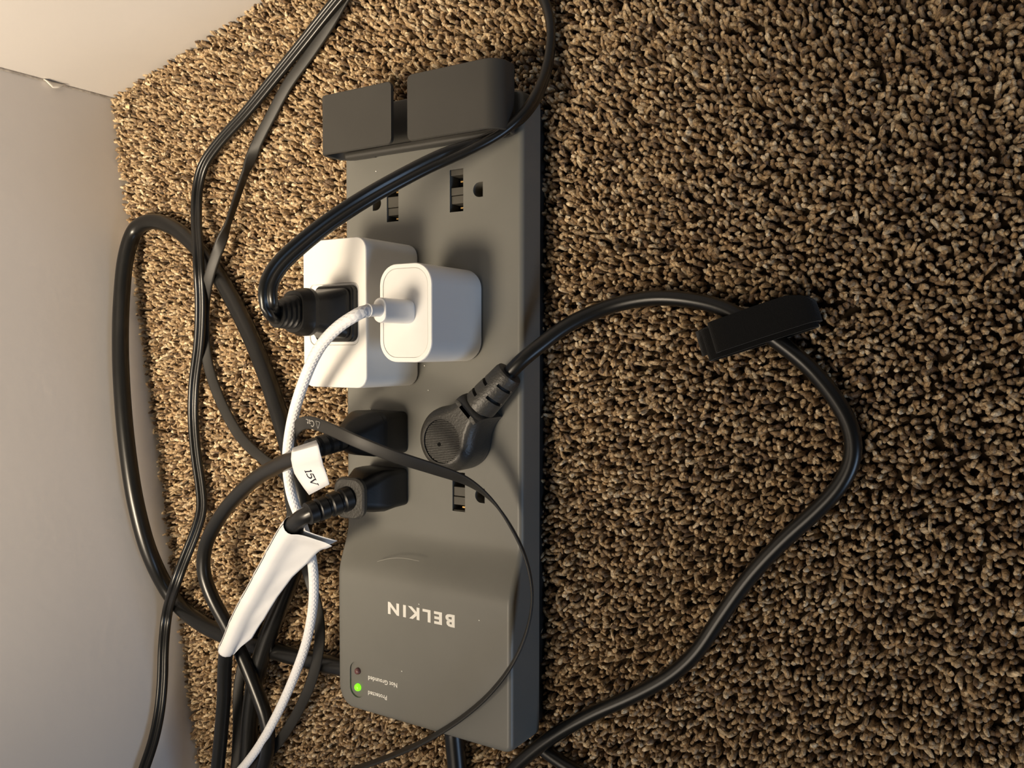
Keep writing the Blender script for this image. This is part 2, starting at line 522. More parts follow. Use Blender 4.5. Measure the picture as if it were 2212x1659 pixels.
# ------------------------------------------------------------------ surge protector
strip = thing('surge_protector', (-18, -110, 0), 'long grey surge protector lying on the carpet with plugs and adapters in it', 'power strip')
def strip_top(y):
    t = min(max((-168 - y) / 27.0, 0), 1)
    return HS + 9.0 * (t * t * (3 - 2 * t))
def strip_rings():
    ys = [SY1, SY1 - .5, SY1 - 1.5, SY1 - 3, SY1 - 6] + list(np.linspace(SY1 - 30, -160, 8)) + list(np.linspace(-166, -200, 16)) + list(np.linspace(-215, -248, 4)) + [SY0 + 11, SY0 + 8, SY0 + 5.5, SY0 + 3.5, SY0 + 2, SY0 + 1, SY0 + .3, SY0]
    rings = []
    for y in ys:
        e = min(SY1 - y, y - SY0)
        rc = 5.0 if (SY1 - y) < (y - SY0) else 11.0
        ins = 0 if e > rc else rc - math.sqrt(max(rc * rc - (rc - e) ** 2, 0))
        insr = ins if rc < 6 else (0 if e > 4 else 4 - math.sqrt(max(16 - (4 - e) ** 2, 0)))
        zt = strip_top(y)
        rb = 2.6
        drop = 0 if e > rb else rb - math.sqrt(max(rb * rb - (rb - e) ** 2, 0))
        zt -= drop; zb = HS - 16
        xl, xr = SX0 + ins, SX1 - insr
        lr = 2.4 + (zt - HS) * .30 if zt > HS else 2.4
        R = [(xr, zb)]
        for k in range(7):
            a = math.radians(90 * k / 6); R.append((xr - rb + rb * math.cos(a), zt - rb + rb * math.sin(a)))
        R += [(xr + (xl - xr) * q, zt) for q in (.25, .5, .75)]
        for k in range(7):
            a = math.radians(90 + 90 * k / 6); R.append((xl + lr + lr * math.cos(a), zt - lr + lr * math.sin(a)))
        R.append((xl, zb))
        rings.append([(x, y, z) for x, z in R])
    return rings
housing = loft('housing', strip_rings(), M_STRIP, None, 28)

windows = [  # outlet window x0,x1,y0,y1 ; ground hole centre x,y, flat side direction ; blade openings
    (-4.6, 3.4, -10.4, 9.9, 12.6, -1.1, 1),
    (-44.2, -36.6, -12.0, 8.3, -51.5, -2.0, -1),
    (-3.3, 4.2, -155.3, -136.2, 13.6, -146.4, 1)]
cutters = []
def dshape(cx, cy, w, h, sgn, n=10):
    r = h / 2
    pts = [(cx + sgn * (w - r), cy - r), (cx + sgn * (w - r), cy + r)]
    for k in range(n + 1):
        a = math.radians(90 + 180 * k / n)
        pts.append((cx + sgn * r * math.cos(a), cy + r * math.sin(a)))
    return pts if sgn > 0 else list(reversed(pts))
for (x0, x1, y0, y1, gx, gy, sg) in windows:
    cutters.append(prism([(x0, y0), (x1, y0), (x1, y1), (x0, y1)], HS - 9, HS + 3))
    cutters.append(prism(dshape(gx, gy, 5.6, 7.0, sg), HS - 9, HS + 3))
stadium = [( -58.0 + 5.0 * math.cos(math.radians(a)), -251.8 + 5.0 * math.sin(math.radians(a))) for a in range(180, 361, 15)] + [(-58.0 + 5.0 * math.cos(math.radians(a)), -243.0 + 5.0 * math.sin(math.radians(a))) for a in range(0, 181, 15)]
cutters.append(prism(stadium, 30.1, 36))
cut(housing, cutters, 28)
housing.parent = strip; housing.location = -strip.location
box('underside', SX0 + 3.5, SX1 - 3.5, SY0 + 4, SY1 - 4, -8.8, HS - 15.5, M_BASE, strip, 1.0)
for (x0, x1, y0, y1, gx, gy, sg) in windows:
    L = y1 - y0
    o = box('outlet', x0 + .02, x1 - .02, y0 + .02, y1 - .02, HS - 8.9, HS - 7.5, M_DARK, strip)
    q = .25
    segs = ((0, .14, .5), (.42, .60, .9), (.615, .80, 1.2)) if sg > 0 and y0 > -50 else ((.0, .03, .6), (.16, .37, .7), (.385, .62, .9)) if sg > 0 else ((.16, .34, .9), (.355, .62, .6), (.86, 1.0, .5))
    for (a, b, dz) in segs:
        if sg > 0 and y0 > -50: ya, yb = y1 - L * b, y1 - L * a
        else: ya, yb = y0 + L * a, y0 + L * b
        box('shutter', x0 + q, x1 - q, ya, yb, HS - 7.4, HS - dz, M_SHUT, o, .25)
    op = ((.14, .42), (.80, 1.0)) if sg > 0 and y0 > -50 else ((.03, .16), (.62, .98)) if sg > 0 else ((.0, .16), (.62, .86))
    for (a, b) in op:
        if sg > 0 and y0 > -50: ya, yb = y1 - L * b, y1 - L * a
        else: ya, yb = y0 + L * a, y0 + L * b
        ym = (ya + yb) / 2
        box('contact', x1 - 3.4, x1 - 1.2, ym - .35, ym + .35, HS - 7.4, HS - 2.6, M_BRASS, o)
    gh = loft('ground_hole', [[(x, y, z) for x, y in dshape(gx, gy, 5.5, 6.9, sg)] for z in (HS - 8.9, HS - 7.6)], M_DARK, strip, 0, wn=False)
    box('contact', gx - .2, gx + 2.2 , gy - 1.6, gy + 1.6, HS - 7.6, HS - 4.2, M_BRASS, gh, .3)

# lettering and indicator lights on the raised end
text_obj('lettering', 'BELKIN', 8.1, (4.9, -203.6, 31.0), math.pi, M_PRINT, strip, bold=.30, spacing=1.36, xs=1.26)
tag(strip.children[-1], 'white raised maker lettering')
text_obj('printed_caption', 'Not Grounded', 3.25, (-31.0, -243.8, 31.0), math.pi, M_PRINT, strip, bold=.05, spacing=1.02, xs=.96)
text_obj('printed_caption', 'Protected', 3.25, (-37.8, -251.6, 31.0), math.pi, M_PRINT, strip, bold=.05, spacing=1.02, xs=.96)
def led(cy, r, material, label):
    prof = [(0, r), (1.0, r), (1.6, r * .92), (2.1, r * .7), (2.4, r * .35)]
    o = turned('indicator_light', (-58.0, cy, 29.6), (0, 0, 1), prof, material, strip, 16)
    tag(o, label)
led(-251.6, 1.95, M_GREEN, 'glowing green indicator light')
led(-243.1, 1.8, M_RED, 'unlit dark red indicator light')
# faint scratch on the raised end
cable('scratch', [(-43.79, -183.83, 31.10), (-39.19, -182.05, 31.10), (-33.14, -180.56, 31.10), (-26.60, -179.71, 31.10), (-17.00, -180.06, 31.10)], circle_prof(.14, 5), M_SCRATCH, strip)

# a few specks of dust on the grey plastic
bm = bmesh.new()
for (dx, dy, dz) in ((-17.90, -96.73, 22.20), (-55.79, -107.54, 22.20), (-20.18, -84.60, 22.20), (18.77, -203.32, 31.20), (-27.99, -236.91, 31.20), (-54.81, -188.20, 27.50), (-17.01, -201.34, 31.20), (-51.18, 14.37, 22.20)):
    bmesh.ops.create_icosphere(bm, subdivisions=1, radius=.42 * S, matrix=Matrix.Translation(Vector((dx, dy, dz)) * S) @ Matrix.Diagonal((1, .8, .5, 1)))
me = bpy.data.meshes.new('m'); bm.to_mesh(me); bm.free()
tag(link('dust_specks', me, M_PRINT, strip), kind='stuff')

# cable clip over the far end of the strip: a C of two plates with a gap between
CY0, CY1 = 21.0, 51.0
clip = bpy.data.objects.new('cable_clip', None); col.objects.link(clip); clip.parent = strip
clip.location = Vector((-18, 36, HS)) * S - strip.location
def arc(cx, cz, r, a0, a1, n=8):
    return [(cx + r * math.cos(math.radians(a0 + (a1 - a0) * k / n)), cz + r * math.sin(math.radians(a0 + (a1 - a0) * k / n))) for k in range(n + 1)]
def clip_strip(name, path, th, y0, y1, r0=0, r1=0, label=None):
    """bent plate: centre line in x,z extruded along y; r0/r1 round the plan corners at its ends"""
    pts = [np.array(p, float) for p in path]
    d = [0]
    for a, b in zip(pts[:-1], pts[1:]): d.append(d[-1] + np.linalg.norm(b - a))
    tot = d[-1]; rings = []
    for i, p in enumerate(pts):
        t = (pts[min(i + 1, len(pts) - 1)] - pts[max(i - 1, 0)]); t = t / np.linalg.norm(t); nn = np.array([-t[1], t[0]])
        e = 0
        if r0 and d[i] < r0: e = r0 - math.sqrt(max(r0 * r0 - (r0 - d[i]) ** 2, 0))
        if r1 and tot - d[i] < r1: e = r1 - math.sqrt(max(r1 * r1 - (r1 - (tot - d[i])) ** 2, 0))
        a, b = p + nn * th / 2, p - nn * th / 2
        c = .45
        rings.append([(a[0], y0 + e + c, a[1]), (a[0], y1 - e - c, a[1]), ((a[0] * .75 + b[0] * .25), y1 - e, a[1] * .75 + b[1] * .25), ((a[0] * .25 + b[0] * .75), y1 - e, a[1] * .25 + b[1] * .75), (b[0], y1 - e - c, b[1]), (b[0], y0 + e + c, b[1]), ((a[0] * .25 + b[0] * .75), y0 + e, a[1] * .25 + b[1] * .75), ((a[0] * .75 + b[0] * .25), y0 + e, a[1] * .75 + b[1] * .25)])
    return loft(name, rings, M_CLIP, clip, 40)
ends = [0, .3, .8, 1.5, 2.4]
clip_strip('clip_arm', [(-24.3 - e, 41) for e in ends] + [(-45, 41), (-60, 41)] + arc(-67.0, 37.5, 3.5, 90, 180) + [(-70.5, 34)] + arc(-62.5, 32, 8, 180, 262) + [(-60, 23.8), (-50, 23.6)], 1.9, CY0, CY1 - .5, r0=2.2)
clip_strip('clip_arm', [(-14.2 + e, 41.3) for e in ends] + [(0, 41.3), (18, 41.3)] + arc(28.5, 34.3, 7.0, 90, 0, 10) + arc(28.5, 31, 7, 0, -80, 8) + [(20, 23.9)], 1.9, CY0 - .3, CY1 + .5, r0=2.2)
box('clip_base', -64, 30, CY0 + 1, CY1 - 4, HS + .05, HS + 3.2, M_CLIP, clip, .8)
box('clip_ridge', -68, 31, CY0 + .2, CY0 + 4.0, HS + .05, HS + 6.2, M_CLIP, clip, 1.6)

# the strip's own cord leaving the near end
turned('strain_relief', (-13.5, SY0 + 2, 8), (0, -1, 0), [(0, 7), (6, 6.8), (7, 6.0), (8.5, 6.0), (9.5, 6.4), (11, 5.8)], M_RUBBER, strip)
cable('power_cord', [(-13.5, SY0 + 1, 8), (-13.5, SY0 - 8, 7.5), (-13.3, SY0 - 20, 6), (-13, -300, 4.5), (-14, -345, 4.5), (-16, -400, 4.5), (-10, -510, 4.5)], circle_prof(5.1), M_CORD, strip)

# ------------------------------------------------------------------ white adapter block
blk = thing('outlet_adapter', (-43.7, -59.6, HS), 'large white outlet adapter block with a black plug standing in its top', 'adapter')
BX, BY, BZ = -43.7, -59.6, 61.0
body = loft('body', stack(BX, BY, [(HS + .1, 38.4, 68.2, 5.5), (HS + 1.1, 38.6, 68.4, 5.6), (HS + 1.3, 40.0, 69.6, 6), (HS + 2.2, 40.3, 70, 6.2), (BZ - .9, 40.3, 70, 6), (BZ - .4, 40.05, 69.75, 5.9), (BZ - .12, 39.6, 69.3, 5.6), (BZ, 38.9, 68.6, 5.3)]), M_WHITE_SPECK, None, 30)
PX_, PY_ = -43.7, -60.0
cut(body, [prism(rrect(PX_, PY_, 31.6, 29.2, 3.5), BZ - .8, BZ + 2)], 30)
body.parent = blk; body.location = -blk.location
loft('outlet_face', stack(PX_, PY_, [(BZ - 1.2, 30.9, 28.5, 3.2), (BZ - .35, 30.9, 28.5, 3.2), (BZ - .1, 30.4, 28.0, 3.0)]), M_WHITE, blk, 30)

# ------------------------------------------------------------------ lamp cord with two-prong plug standing on the block
lc = thing('lamp_cord', (-42, -60, BZ), 'black two-conductor cord arching from the plug in the white adapter block over the clip', 'power cord')
QY = -59.9
loft('plug_flange', stack(-41, QY, [(BZ, 24.6, 26.4, 3.4), (BZ + 2.6, 24.4, 26.2, 3.4), (BZ + 3.2, 23.6, 25.4, 3.2)]), M_PLUG, lc, 30)
loft('plug_body', stack(-41, QY, [(BZ + 3.0, 21.6, 23.2, 3.2), (BZ + 5.2, 21.4, 23.0, 3.2), (BZ + 6.2, 20.2, 22.2, 3.4), (BZ + 9, 17.5, 21.0, 4), (BZ + 12, 14.5, 19.6, 4.4), (BZ + 16, 13.0, 18.2, 4.6), (BZ + 20, 12.6, 17.6, 4.8)]), M_PLUG, lc, 30)
loft('plug_collar', stack(-41, QY, [(BZ + 19.6, 15.2, 20.0, 6), (BZ + 20.4, 16.6, 21.4, 6.5), (BZ + 22.6, 16.6, 21.4, 6.5), (BZ + 23.6, 15.4, 20.4, 6.2), (BZ + 28.5, 13.2, 18.4, 5.6)]), M_PLUG, lc, 30)
rel = []
for i, z in enumerate(np.linspace(BZ + 28, BZ + 38, 16)):
    g = -1.0 if i % 4 in (1, 2) else 0
    w = 12.4 - i * .16; rel.append((z, w + g * 1.3, w * 1.28 + g * 1.3 - i * .1, 4.8, 0, -.12 * i))
loft('strain_relief', stack(-41, QY, rel), M_RUBBER, lc, 30)
# cord: rises from the plug, turns over and runs to the far end of the strip
D = [(-41, QY - 1.2, BZ + 33), (-41.3, QY - 2.4, BZ + 38.5), (-38.01, -61.17, 104.50), (-37.70, -55.81, 107.00), (-37.88, -49.14, 106.50), (-34.88, -41.01, 103.00), (-29.87, -31.72, 95.00), (-22.86, -20.83, 84.00), (-14.46, -9.90, 71.00), (-3.28, 0.07, 59.00), (9.81, 8.58, 49.00), (23.70, 14.99, 40.00), (32.72, 20.81, 33.00), (39.07, 27.30, 27.50), (41.83, 36.92, 20.00), (41.34, 50.04, 10.00), (40.84, 63.52, 4.00), (40.19, 75.89, 2.50), (37.14, 87.25, 2.50), (27.39, 103.45, 2.50), (11.56, 118.15, 2.50), (-30, 138, 2.5), (-60, 143, 3)]
cable('cord', D, twin_prof(8.2, 4.3), M_CORD, lc, wide=[(0, 1, 0), (0, 1, 0), (.3, .8, .3), 'F', 'F', 'F', 'F', 'F', 'F', 'F', 'F', (.55, -.6, .5), (.55, -.3, .75), (.4, 0, .9), (.3, 0, .95), (.35, 0, .95), (.4, 0, .9), (.5, 0, .85), (.5, 0, .85), (.8, -.5, 0), (.8, -.5, 0)])

# ------------------------------------------------------------------ white wall charger
ch = thing('usb_charger', (.2, -60.4, HS), 'small white wall charger with rounded corners and a white cable in its top', 'charger')
CX, CYC, CZ = .2, -60.4, 62.0
cb = loft('body', stack(CX, CYC, [(HS + .1, 27.0, 41.0, 8.4), (HS + .9, 28.6, 42.8, 9.2), (HS + 1.8, 29.2, 43.4, 9.4), (CZ - .9, 29.7, 43.9, 9.6), (CZ - .4, 29.5, 43.7, 9.5), (CZ - .1, 29.05, 43.25, 9.3), (CZ, 28.4, 42.6, 9.0)], 10), M_WHITE, None, 30)
cut(cb, [prism(rrect(CX, CYC, 25.6, 39.8, 7.8, 10), CZ - .7, CZ + 2)], 30)
cb.parent = ch; cb.location = -ch.location
loft('end_panel', stack(CX, CYC, [(CZ - 1, 25.3, 39.5, 7.65), (CZ - .35, 25.3, 39.5, 7.65), (CZ - .15, 24.9, 39.1, 7.5)], 10), M_PANEL, ch, 30)

# ------------------------------------------------------------------ white braided charging cable
uc = thing('charging_cable', (2.2, -60.0, CZ), 'white braided charging cable plugged into the small white charger', 'cable')
loft('connector', stack(2.2, -60.0, [(CZ - .1, 7.0, 10.4, 3.4), (CZ + .5, 7.3, 10.7, 3.6), (CZ + 18.6, 7.3, 10.7, 3.6), (CZ + 19.3, 6.8, 10.2, 3.4), (CZ + 19.6, 5.8, 9.2, 2.9)], 8), M_WHITE, uc, 30)
turned('sleeve', (2.2, -60.2, CZ + 19.4), (-.06, -.03, 1), [(0, 2.75), (5.2, 2.6), (6.4, 2.6), (6.5, 2.85), (7.0, 2.85), (7.1, 2.5)], M_WHITE, uc, 20)
Wp = [(1.9, -60.3, CZ + 25), (1.2, -60.8, CZ + 29), (0.79, -62.21, 93.50), (-8.49, -66.05, 93.00), (-25.82, -75.28, 88.00), (-44.95, -92.47, 80.00), (-62.16, -112.95, 71.00), (-74.51, -132.48, 62.00), (-80.29, -150.19, 54.00), (-80.45, -163.44, 48.00), (-81.23, -183.77, 40.00), (-86.52, -205.71, 33.00), (-97.04, -231.68, 27.00), (-110.74, -256.17, 23.00), (-129.16, -285.08, 20.00), (-148.84, -311.62, 18.00), (-172.33, -336.30, 16.00), (-203.30, -363.30, 14.00), (-190, -400, 8), (-195, -510, 4)]
cable('braided_cord', Wp, circle_prof(2.6, 24), M_BRAID, uc, step=1.5)

# ------------------------------------------------------------------ power cord with the small 15 V tag
g1 = thing('power_cord', (-44, -118, HS), 'thick black power cord with a small tag and a smooth tapered plug', 'power cord')
GX, GY = -44.0, -118.2
loft('plug_body', stack(GX, GY, [(HS + .1, 25.0, 20.2, 2.2), (HS + .8, 26.0, 21.0, 2.8), (HS + 9, 26.0, 21.6, 3.6), (HS + 14, 25.6, 22.2, 5), (HS + 15, 25.2, 22.0, 5.2), (HS + 15.6, 25.4, 22.2, 5.4), (HS + 17, 24.4, 21.8, 6), (HS + 17.6, 24.6, 22.0, 6), (HS + 21, 22.2, 21.0, 7), (HS + 26, 18.0, 18.2, 7.5, 0, -.4), (HS + 30, 13.6, 14.0, 6.6, 0, -.8), (HS + 33, 10.2, 10.4, 5, 0, -1.2)], 7), M_PLUG, g1, 30)
ga = Vector((GX, GY - 1.0, HS + 31)); gd = Vector((-.22, -.20, 1.0))
prof = []
for i in range(22):
    s_ = i * .95; r = 5.6 - i * .035
    if i % 5 in (2,): r -= .75
    prof.append((s_, r))
prof += [(21.2, 4.4)]
turned('strain_relief', ga, gd, prof, M_RUBBER, g1, 22)
ge = ga + gd.normalized() * 19
G = [tuple(ge), (-43.11, -124.59, 79.00), (-55.80, -127.67, 74.00), (-81.37, -134.35, 62.00), (-118.46, -147.29, 46.00), (-160.28, -171.28, 32.00), (-183.00, -194.05, 26.00), (-187.56, -210.47, 24.00), (-182.74, -225.73, 22.00), (-172.10, -241.37, 20.00), (-161.26, -256.46, 19.00), (-149.50, -276.60, 18.00), (-141.45, -294.46, 17.00), (-144.67, -312.99, 14.00), (-156.67, -334.63, 10.00), (-172.95, -363.58, 7.00), (-180, -430, 5), (-180, -510, 5)]
cable('cord', G, circle_prof(4.1), M_CORD, g1)
# tag folded round the cord, its flag hanging to the right
tg = [((-51.85, -122.06, 80.00), (-36.79, -117.58, 80.00)), ((-48.77, -123.66, 83.50), (-31.88, -119.27, 83.50)), ((-49.64, -126.74, 83.00), (-31.28, -123.01, 83.00)), ((-51.96, -130.64, 80.00), (-32.16, -126.18, 81.00)), ((-54.48, -134.25, 76.50), (-34.08, -128.67, 78.50)), ((-53.45, -137.63, 74.91), (-34.09, -131.78, 77.06)), ((-51.93, -141.20, 73.20), (-34.11, -134.91, 75.61)), ((-50.09, -144.77, 71.50), (-34.56, -138.11, 74.14))]
rows = []
for i, (a, b) in enumerate(tg):
    a, b = np.array(a), np.array(b); rows.append([tuple(a + (b - a) * k / 8) for k in range(9)])
tagsheet = grid_sheet('paper_tag', rows, M_PAPER, g1, .3)
tag(tagsheet, 'small white paper tag marked 15V')
def serif_print(glyphs, o_, ex, ey, h, parent):
    """flat serif characters made of short bars; ex reading direction, ey up, h height in mm"""
    o_, ex, ey = Vector(o_), Vector(ex).normalized(), Vector(ey).normalized()
    ey = (ey - ex * ey.dot(ex)).normalized(); nz = ex.cross(ey)
    if nz.z < 0: nz = -nz
    v, f = [], []
    for (x0, y0, x1, y1, w) in glyphs:
        a = o_ + ex * x0 * h + ey * y0 * h; b = o_ + ex * x1 * h + ey * y1 * h
        d = (b - a).normalized(); s = d.cross(nz) * w * h / 2; n = len(v)
        for p in (a + s, b + s, b - s, a - s):
            v.append(tuple(p + nz * .42))
        for p in (a + s, b + s, b - s, a - s):
            v.append(tuple(p + nz * .15))
        f += [(n, n + 1, n + 2, n + 3), (n + 7, n + 6, n + 5, n + 4)] + [(n + k, n + (k + 1) % 4, n + 4 + (k + 1) % 4, n + 4 + k) for k in range(4)]
    return link('printed_text', mesh(v, f, 0), M_INK, parent)
five = [(.50, .98, .98, .98, .12), (.50, .98, .46, .58, .06)] 
pts5 = [(.46, .58), (.66, .64), (.84, .58), (.96, .42), (.96, .24), (.84, .08), (.66, 0), (.46, .03), (.40, .10)]
five += [(pts5[i][0], pts5[i][1], pts5[i + 1][0], pts5[i + 1][1], (.06, .09, .13, .15, .13, .09, .07, .10)[i]) for i in range(8)]
glyphs = [(.14, 0, .14, 1, .12), (.0, .0, .30, 0, .05), (.0, .86, .14, 1, .07)] + five + [(1.12, 1, 1.48, 0, .15), (1.48, 0, 1.80, 1, .06), (1.02, 1, 1.30, 1, .05), (1.66, 1, 1.94, 1, .05)]
t0, t1_, t2 = Vector((-46.83, -132.30, 77.19)), Vector((-45.83, -138.14, 74.45)), Vector((-40.66, -129.82, 78.16))
serif_print(glyphs, t0, t1_ - t0, t2 - t0, 4.3, tagsheet)

# ------------------------------------------------------------------ power cord wrapped in the long white label
g2 = thing('power_cord', (-44, -146, HS), 'black power cord with a long white paper label wrapped around it', 'power cord')
HX, HY = -44.0, -145.9
loft('plug_body', stack(HX, HY, [(HS + .1, 25.0, 18.2, 2.0), (HS + .8, 25.8, 18.8, 2.4), (HS + 8, 25.8, 19.4, 3), (HS + 14, 24.6, 20.6, 4, 0, -.5), (HS + 19, 21.0, 19.0, 5, 0, -1.2), (HS + 24, 16.5, 16.0, 5, 0, -2.0), (HS + 27, 15.0, 15.0, 5, 0, -2.4)], 6), M_PLUG, g2, 25)
hd = Vector((-.05, -.13, 1)).normalized(); ha = Vector((HX, HY - 2.4, HS + 26))
loft('plug_collar', [[tuple(Vector((x, y, z)) + hd * 0) for x, y in rrect(HX - .4, HY - 2.6 - (z - HS - 26) * .13, w, w * 1.02, 6)] for z, w in ((HS + 26, 18.0), (HS + 26.8, 19.6), (HS + 28.6, 19.6), (HS + 29.4, 18.0))], M_HEAD, g2, 30)
prof = []
for i in range(24):
    s_ = 2.5 + i * .92; r = 6.1 - i * .03
    if i in (5, 6, 12, 13, 19): r -= .9
    prof.append((s_, r))
prof += [(24.8, 5.4), (24.9, 4.5)]
hd2 = Vector((-.35, -.25, 1)).normalized()
turned('strain_relief', ha, hd2, prof, M_RUBBER, g2, 22)
he = ha + hd2 * 22
Lp = [tuple(he), (-53.55, -154.76, 70.00), (-64.57, -159.91, 66.00), (-78.09, -168.87, 60.00), (-90.97, -180.09, 55.00), (-116.44, -204.64, 46.00), (-137.15, -225.00, 39.00), (-157.66, -249.19, 32.00), (-164.84, -265.48, 28.00), (-169.19, -281.24, 25.00), (-177.05, -306.98, 21.00), (-184.61, -332.99, 18.00), (-196.75, -367.32, 14.00), (-205, -430, 8), (-205, -510, 5)]
cable('cord', Lp, circle_prof(4.1), M_CORD, g2)
# label sheet: wraps the cord and is stuck to itself as a flag on the right
def wrap_label():
    pts = [(-68.07, -162.36, 64.50), (-78.09, -168.87, 60.00), (-90.97, -180.09, 55.00), (-116.44, -204.64, 46.00), (-137.15, -225.00, 39.00), (-151.94, -242.70, 34.00), (-158.97, -250.64, 31.60)]
    A, T, N, B = sweep_frames(pts, None, 1.5)
    n0 = np.array([.53, 0, .85]); rows = []
    fl_t = [0, .08, .22, .35, .52, .70, .86, .93, 1.0]; fl_w = [20.5, 18.5, 16.5, 13.5, 12.0, 12.0, 10.5, 7.0, 5.2]
    for i, (a, t) in enumerate(zip(A, T)):
        u = i / (len(A) - 1)
        s = np.cross(t, n0); s /= np.linalg.norm(s)
        if s[0] < 0: s = -s
        nn = np.cross(s, t); nn /= np.linalg.norm(nn)
        if nn[2] < 0: nn = -nn
        w = float(np.interp(u, fl_t, fl_w))
        open_ = max(0, 1 - u / .28)                   # mouth of the wrap stands open near the plug
        r = 4.55 + .5 * open_ + .22 * max(0, math.sin(u * 34)) ** 8
        droop = .42
        row = []
        for k in range(7):                             # lower leaf, from the flag edge inwards
            q = 1 - k / 6; x = r * 1.15 + (w - r * 1.15) * q
            row.append(a + s * x + nn * (-.25 - .8 * open_ - 1.6 * (q - .5) ** 2 * open_ - droop * (x - r) - .35 * math.sin(u * 17) * q))
        for k in range(13):                            # round the cord
            th = math.radians(-62 - 236 * k / 12)
            row.append(a + s * (r * math.cos(th)) + nn * (r * math.sin(th)))
        for k in range(10):                            # upper leaf, out to the flag edge
            q = k / 9; x = r * .95 + (w - r * .95) * q
            dip = .25 + 2.0 * (1 - q) ** 5 * 1.0 + open_ * 1.2 * math.sin(q * 3.1)
            wr = .28 * math.sin(u * 26 + q * 5) * q * (1 - q) * 2
            curl = 2.2 * open_ * q ** 4
            row.append(a + s * x + nn * (dip + wr + curl - droop * max(x - r, 0) - .35 * math.sin(u * 17) * q))
        row = [p - t * (4.5 * max(0, 1 - u / .3) * max(0, ((p - a) @ s) / w)) for p in row]
        rows.append(row)
    return rows
wl_rows = wrap_label()
wsheet = grid_sheet('paper_label', wl_rows, M_PAPER, g2, .18)
tag(wsheet, 'long creased white paper label')
cable('printed_line', [tuple(np.array(r[15]) + np.array([.10, 0, .16])) for r in wl_rows[::2]], circle_prof(.2, 6), M_INK, wsheet)

# ------------------------------------------------------------------ right hand cord with the flat round plug
g3 = thing('power_cord', (4.5, -118, HS), 'black power cord with a flat round ribbed plug, looping over the open carpet', 'power cord')
HC = np.array([4.5, -118.4]); AX = np.array([.70, .714]); AX /= np.linalg.norm(AX); PR = np.array([-AX[1], AX[0]])
def hw(d, R=15.6, neck=8.0, d1=21.0):
    if d <= 9.5: return math.sqrt(max(R * R - d * d, 0))
    h0 = math.sqrt(R * R - 9.5 ** 2); t = min((d - 9.5) / (d1 - 9.5), 1)
    return h0 + (neck - h0) * (1 - (1 - t) ** 2.0)
def head_outline(ins):
    ds = [-15.6 * math.cos(math.radians(a)) for a in range(0, 128, 7)] + [11, 12.5, 14, 16, 18, 20, 22.5]
    top = [(d, hw(d)) for d in ds]; poly = top + [(d, -h) for d, h in reversed(top[1:])]
    P = [np.array(p) for p in poly]; n = len(P); out = []
    for i in range(n):
        t = P[(i + 1) % n] - P[i - 1]; t /= np.linalg.norm(t) + 1e-9; nn = np.array([-t[1], t[0]])
        q = P[i] - nn * ins if True else P[i]
        # keep inside
        if np.linalg.norm(q - np.array([2, 0])) > np.linalg.norm(P[i] - np.array([2, 0])): q = P[i] + nn * ins
        out.append(q)
    return [tuple(HC + AX * q[0] + PR * q[1]) for q in out]
head_layers = [(HS + .1, .7), (HS + 1.0, .1), (HS + 3, 0), (HS + 13, .1), (HS + 15.6, .7), (HS + 17.4, 1.8), (HS + 18.6, 3.2), (HS + 19.1, 4.6)]
head = loft('plug_head', [[(x, y, z) for x, y in head_outline(i)] for z, i in head_layers], M_HEAD, None, 35)
IC = (4.4, -119.2)
circ = [(IC[0] + 10.3 * math.cos(2 * math.pi * k / 40), IC[1] + 10.3 * math.sin(2 * math.pi * k / 40)) for k in range(40)]
cut(head, [prism(circ, HS + 17.6, HS + 24)], 35)
head.parent = g3; head.location = -g3.location
inl = loft('grip_disc', [[(IC[0] + (x - IC[0]) * .985, IC[1] + (y - IC[1]) * .985, z) for x, y in circ] for z in (HS + 17.0, HS + 18.0)], M_PLUG, g3, 30)
bm = bmesh.new()
for k in range(-12, 13):
    y = IC[1] + k * .80; h = math.sqrt(max(10.0 ** 2 - (k * .80) ** 2, 0))
    box_bm(bm, IC[0] - h, IC[0] + h, y - .24, y + .24, HS + 17.9, HS + 18.45)
me = bpy.data.meshes.new('m'); bm.to_mesh(me); bm.free()
link('grip_ribs', me, M_HEAD, inl)
turned('screw_hole', (IC[0] - 1.8, IC[1] - 1.6, HS + 18.2), (0, 0, 1), [(0, .9), (.5, .9), (.52, .6)], M_DARK, inl, 12)
ax3 = Vector((AX[0], AX[1], -.10)).normalized()
n0_ = Vector((*(HC + AX * 21.5), HS + 10.4))
rl = turned('strain_relief', n0_, ax3, [(0, 7.2), (.8, 7.2), (.9, 7.9), (2, 8.0), (8, 7.7), (16, 7.1), (21, 6.8), (22.2, 6.3), (22.3, 4.0)], M_HEAD, None, 35 and 30)
cutters = []
px3 = Vector((-AX[1], AX[0], 0)); uz3 = px3.cross(ax3); uz3 = uz3 if uz3.z > 0 else -uz3
def slot(d, a0, a1):
    c = n0_ + ax3 * d; ring_in, ring_out = [], []
    A_ = [math.radians(a0 + (a1 - a0) * k / 8) for k in range(9)]
    poly = [(5.4, a) for a in A_] + [(9.5, a) for a in reversed(A_)]
    r0 = [tuple(c - ax3 * .8 + px3 * (r * math.cos(a)) + uz3 * (r * math.sin(a))) for r, a in poly]
    r1 = [tuple(c + ax3 * .8 + px3 * (r * math.cos(a)) + uz3 * (r * math.sin(a))) for r, a in poly]
    return loft_data([r0, r1])
cutters = [slot(6.0, 3, 80), slot(11.0, 100, 178), slot(13.0, 3, 80), slot(17.5, 100, 178)]
cutters = [slot(5.5, 8, 78), slot(9.0, 108, 178), slot(12.5, 8, 78), slot(16.5, 108, 178)]
cut(rl, cutters, 30)
rl.parent = g3; rl.location = -g3.location
ce = n0_ + ax3 * 20
